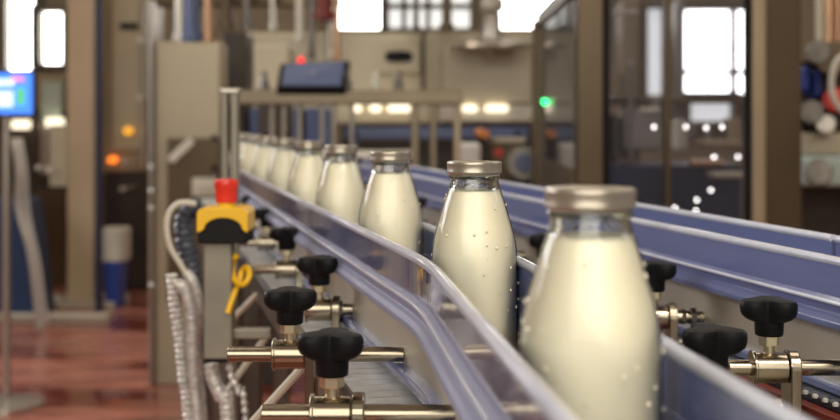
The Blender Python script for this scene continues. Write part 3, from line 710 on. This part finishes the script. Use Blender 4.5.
for (px, w_) in ((470, 7), (497, 11), (357, 3), (375, 5), (399, 11)):
    mb = MB(); o = at(px, 109, Yt-.10)
    pbox(mb, px-w_, px+w_, 105, 112, Yt-.12, .125)
    tag(mb.build('strip_lamp', 'lamp_warm', bevel=.01), 'glowing warm lamp on the process cabinet, %s' % {470: 'left of the widest lamp', 497: 'widest and rightmost', 357: 'leftmost under the portal beam', 375: 'second from the left', 399: 'behind the third portal post'}[px], 'lamp', 'warm lamps on the process cabinet')
# blue rail behind
mb = MB(); pbox(mb, 345, 528, 127, 139, 7.0, .05); mb.box(X(352, 7), X(358, 7), 7.0, 7.05, 0, Z(130, 7)); mb.box(X(515, 7), X(521, 7), 7.0, 7.05, 0, Z(130, 7))
tag(mb.build('blue_rail', 'slate', bevel=.005), 'slate blue horizontal rail in front of the dark cabinet base', 'rail')
for k, px in enumerate((262, 290, 318)):
    simple('blue_crate', 'slate', 'slate blue crate seen under the portal beam, %s' % ('left', 'middle', 'right')[k], 'crate', [(px-12, px+13, 108, 132)], 6.6, .3, floor=True, group='slate blue crates under the portal beam')
# motor unit right of bottle 2 cap
mu = thing('motor_unit', (X(505, 6.3), 6.4, 0), 'grey motor unit with dark housing between the second bottle and the glass machine', 'motor')
mb = MB(); mb.tube([at(524, 163, 6.2), at(524, 163, 6.5)], .085, 24); mb.build('motor', 'dark_steel', mu, smooth=True)
mb = MB(); mb.tube([at(524, 163, 6.17), at(524, 163, 6.2)], .05, 24); mb.build('motor_face', 'slate', mu, smooth=True)
mb = MB(); pbox(mb, 489, 523, 140, 200, 6.35, .2); mb.build('gearbox', 'beige_dark', mu, bevel=.02)
mb = MB(); pbox(mb, 494, 526, 138, 143, 6.30, .2); mb.build('top_plate', 'beige_light', mu, bevel=.005)
mb = MB(); pbox(mb, 495, 502, 149, 156, 6.33, .03); mb.build('red_switch', 'red', mu)
mb = MB(); pboxf(mb, 486, 538, 178, 6.3, .3); mb.build('base', 'brown_dark', mu, bevel=.01)
simple('white_canister', mat('white_plastic', (.88, .87, .83), .4), 'white canister seen just above the sharp bottle cap', 'canister', [(458, 481, 143, 0)], 6.1, .15, floor=True, bevel=.02)
o = at(485, 134, 6.25); tag(MB().tube([o, o+Vector((0, .72, 0))], .024, 14).build('orange_button', 'orange'), 'round orange button above the sharp bottle', 'button')
# pipe with cone
pc = thing('drop_pipe', (X(492, 7.1), 7.1, Z(48, 7.1)), 'steel drop pipe ending in a wide cone above the tank panel', 'pipe')
x0 = X(492, 7.1); zc = Z(48, 7.1)
MB().lathe([(.26, zc), (.25, zc+.02), (.06, zc+.06), (.055, zc+.2), (.04, zc+.22), (.038, 5.2)], (x0, 7.14, 0), n=28).build('tube', 'steel', pc, smooth=True)
MB().lathe([(.07, zc+.22), (.075, zc+.24), (.075, zc+.28), (.07, zc+.30)], (x0, 7.14, 0), n=24).build('flange', 'plate', pc, smooth=True)
MB().lathe([(.03, zc-.05), (.04, zc+.005)], (x0, 7.14, 0), n=20).build('outlet', 'steel', pc, smooth=True)
# vertical pipes
for k, (px, Y, r_, y1, m_, lab) in enumerate(((299, 6.9, .024, 42, 'white_box', 'pale vertical tube above the tilted operator panel'),
        (324, 6.9, .045, 20, 'red_strip', 'short dark red vertical pipe above the operator panel'), (311, 7.0, .016, 60, 'dark_steel', 'thin dark pipe between pale tube and red pipe'),
        (329, 7.0, .022, 58, 'steel', 'thin steel pipe right of the red pipe'), (336, 6.9, .018, 60, 'copper', 'thin copper pipe beside the bright window'),
        (416, 7.0, .018, 34, 'dark_steel', 'thin dark pipe left of the dimmer window bars'), (447, 7.0, .03, 32, 'beige_dark', 'brown pipe in front of the dimmer window'),
        (178, 6.3, .030, 42, 'steel', 'steel pipe rising above the tall cabinet, left'), (190, 6.3, .045, 42, 'slate', 'bluish hose rising above the tall cabinet, middle'),
        (206, 6.3, .022, 42, 'copper', 'brownish pipe rising above the tall cabinet, right'), (226, 7.6, .035, 30, 'beige_dark', 'brown pipe above the portal left post'),
        (246, 7.6, .03, 30, 'dark_steel', 'dark pipe left of the white box above the portal beam'), (272, 7.6, .02, 30, 'steel', 'steel pipe above the white box'))):
    zb = Z(y1, Y); mb = MB().lathe([(r_, zb), (r_, 5.2)], (X(px, Y), Y+.05, 0), n=16)
    mb.lathe([(r_*1.5, zb+.01), (r_*1.5, zb+.05)], (X(px, Y), Y+.05, 0), n=16)
    tag(mb.build('vertical_pipe', m_, smooth=True), lab, 'pipe', 'vertical pipes from the ceiling')
mb = MB(); pbox(mb, 150, 340, -8, 6, 7.8, .12); tag(mb.build('ceiling_duct', 'beige_dark', bevel=.01), 'brown overhead beam crossing above the tall cabinet', 'beam')
simple('white_machine_box', 'beige_light', 'pale upright box above the portal beam, left of the tilted panel', 'box', [(254, 290, 44, 92)], 5.6, .3, bevel=.015)
MB_ = MB().box(X(256, 5.6), X(288, 5.6), 5.65, 5.85, 0, Z(92, 5.6)); tag(MB_.build('box_stand', 'brown_dark', bevel=.01), 'dark stand under the pale upright box', 'stand')
simple('dark_recess_box', 'brown_dark', 'dark upright machine box between the tall cabinet and the pale box', 'box', [(223, 246, 32, 0)], 6.6, .3, floor=True)
o = at(301, 60, 4.63); zl = o.z-Z(90, Ym)
rs = thing('signal_lamp', o-Vector((0, 0, zl)), 'small red signal lamp just above the tilted operator panel', 'lamp')
MB().lathe([(.014, -.04), (.014, 0), (.010, .010), (.001, .013)], o, n=16).build('lens', 'led_red', rs, smooth=True)
MB().lathe([(.02, -zl), (.02, -zl+.008), (.006, -zl+.009), (.006, -.04)], o, n=12).build('stem', 'dark_steel', rs)

# ------------------------------------------------------------------ glass-doored machine on the right
Yg = 3.7
gm = thing('glass_door_machine', (X(680, Yg), Yg+.5, 0), 'tall brown steel machine with glass doors behind the lavender rails', 'machine')
def gpost(x0, x1, m_, name, y=Yg, d=.08, top=3.2):
    mb = MB(); mb.box(X(x0, Yg), X(x1, Yg), y, y+d, 0, top); mb.build(name, m_, gm, bevel=.006)
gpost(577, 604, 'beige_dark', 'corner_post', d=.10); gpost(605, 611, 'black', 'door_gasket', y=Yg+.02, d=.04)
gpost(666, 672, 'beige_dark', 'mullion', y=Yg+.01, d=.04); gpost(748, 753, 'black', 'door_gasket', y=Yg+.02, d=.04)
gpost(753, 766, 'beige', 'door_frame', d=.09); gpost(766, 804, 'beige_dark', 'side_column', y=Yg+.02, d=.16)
mb = MB(); mb.box(X(611, Yg), X(666, Yg), Yg+.03, Yg+.036, .1, 3.1); mb.build('glass_door', 'pane', gm)
mb = MB(); mb.box(X(672, Yg), X(748, Yg), Yg+.03, Yg+.036, .1, 3.1); mb.build('glass_door', 'pane', gm)
# oblique side glass going back to the left
p0 = Vector((X(577, Yg), Yg+.05)); p1 = Vector((X(540, 5.0), 5.0))
def wallp(mb, p, q, t_, z0, z1):
    d = (q-p).normalized(); nr = Vector((d.y, -d.x))*t_
    c = [p-nr, q-nr, q+nr, p+nr]; mb.add([(v.x, v.y, z) for z in (z0, z1) for v in c], [(3, 2, 1, 0), (4, 5, 6, 7), (0, 1, 5, 4), (1, 2, 6, 5), (2, 3, 7, 6), (3, 0, 4, 7)])
mb = MB(); wallp(mb, p0, p1, .003, .1, Z(14, 4.4)); mb.build('side_glass', 'pane', gm)
mb = MB(); wallp(mb, p0, p1, .012, .05, 1.10); mb.build('side_skirt', 'beige_dark', gm)
mb = MB(); mb.box(p1.x-.03, p1.x+.02, 4.98, 5.04, 0, Z(14, 4.7)); mb.build('rear_post', 'beige_dark', gm, bevel=.005)
mb = MB(); wallp(mb, p0, p1, .015, Z(14, 4.4), Z(14, 4.4)+.05); mb.build('side_top_rail', 'beige_dark', gm)
# machinery inside
ins = [((618, 742, 165, 0), 5.2, .4, 'navy', 'inner_base', True), ((560, 590, 60, 0), 5.4, .3, 'slate', 'inner_column', True),
       ((622, 640, 0, 160), 5.6, .2, 'beige', 'inner_post', False), ((652, 660, 95, 125), 5.7, .1, 'white_box', 'inner_bottle', False),
       ((676, 684, 0, 150), 5.5, .1, 'steel', 'inner_post', False), ((612, 645, 96, 104), 5.3, .2, 'beige_dark', 'inner_beam', False),
       ((672, 746, 98, 103), 5.3, .2, 'beige_dark', 'inner_beam', False), ((700, 744, 140, 148), 5.1, .1, 'beige', 'inner_shelf', False),
       ((712, 745, 172, 178), 5.0, .1, 'beige_light', 'inner_shelf', False), ((624, 662, 108, 150), 5.4, .2, 'steel', 'inner_tank', False),
       ((692, 697, 122, 140), 5.3, .1, 'steel', 'inner_pipe', False), ((706, 712, 122, 150), 5.2, .1, 'steel', 'inner_pipe', False), ((728, 742, 118, 150), 5.2, .1, 'beige', 'inner_box', False), ((676, 688, 120, 150), 5.2, .1, 'white_box', 'inner_box', False), ((630, 634, 60, 160), 5.1, .05, 'steel', 'inner_rod', False), ((614, 640, 10, 14), 5.1, .05, 'white_box', 'inner_rail', False), ((690, 725, 160, 166), 5.0, .06, 'copper', 'inner_rail', False)]
for (bx_, Y, d, m_, nm, fl) in ins:
    mb = MB(); (pboxf(mb, bx_[0], bx_[1], bx_[2], Y, d) if fl else pbox(mb, *bx_, Y, d)); mb.build(nm, m_, gm, bevel=.01)
for (px, py) in ((654, 127), (686, 127), (706, 128), (722, 127), (714, 157), (738, 157), (697, 200), (696, 211), (675, 208), (711, 190)):
    mb = MB(); o = at(px, py, 4.8); mb.lathe([(.0005, -.006), (.0055, -.003), (.0055, .003), (.0005, .006)], o, n=10, caps=False)
    mb.build('glint_dot', 'glint_white', gm)  # glowing dots that stand in for glints on bright metal
o = at(545, 102, 4.75); mb = MB().lathe([(.0005, -.012), (.010, -.008), (.012, 0), (.010, .008), (.0005, .012)], o, n=14, caps=False)
mb.build('green_lamp', 'led_green', gm)
mb = MB(); pbox(mb, 538, 578, 108, 0, 5.1, .2); 
mb = MB(); mb.box(X(546, 5.3), X(640, 5.3), 5.9, 6.0, 0, 1.28); mb.build('rear_panel', 'brown_dark', gm)
# ------------------------------------------------------------------ right edge machine with pipes
Yr = 4.9
rm = thing('valve_machine', (X(840, Yr), Yr+.3, 0), 'cluttered valve machine at the right edge with pale band and pipes', 'machine')
mb = MB(); pboxf(mb, 798, 900, 60, Yr+.3, .5); mb.build('body', 'brown_dark', rm, bevel=.02)
mb = MB(); pbox(mb, 804, 900, 133, 155, Yr+.1, .2); mb.build('beige_band', 'yellow' if False else 'beige_light', rm, bevel=.01)
mb = MB(); pbox(mb, 804, 900, 156, 187, Yr+.05, .25); mb.build('pale_band', 'green_white', rm, bevel=.02)
mb = MB(); pbox(mb, 803, 812, 66, 92, Yr+.15, .15); mb.build('blue_valve', 'blue', rm, bevel=.02)
mb = MB(); pbox(mb, 815, 823, 70, 97, Yr+.15, .15); mb.build('blue_valve', 'blue', rm, bevel=.02)
for (px, r_, m_) in ((820, .018, 'beige_light'), (829, .026, 'copper'), (838, .020, 'copper')):
    mb = MB(); mb.tube([at(px, 48, Yr+.2), (X(px, Yr+.2), Yr+.2, 3.2)], r_, 14); mb.build('pipe', m_, rm, smooth=True)
for (px, py, r_, m_) in ((818, 52, .05, 'dark_steel'), (833, 58, .07, 'beige_dark'), (812, 112, .05, 'dark_steel'), (826, 124, .04, 'steel'), (819, 172, .055, 'dark_steel'), (836, 100, .05, 'red')):
    mb = MB(); mb.tube([at(px, py, Yr+.0), at(px, py, Yr+.32)], r_, 18); mb.build('valve', m_, rm, smooth=True, bevel=.005)
pts = [at(p, q, Yr-.05) for p, q in ((852, 52), (838, 60), (832, 78), (833, 96), (842, 110), (856, 116))]
mb = MB(); mb.tube(pts, .012, 12); mb.build('white_hose', 'white_box', rm, smooth=True)

for o in bpy.data.objects:
    if '_o' in o: del o['_o']
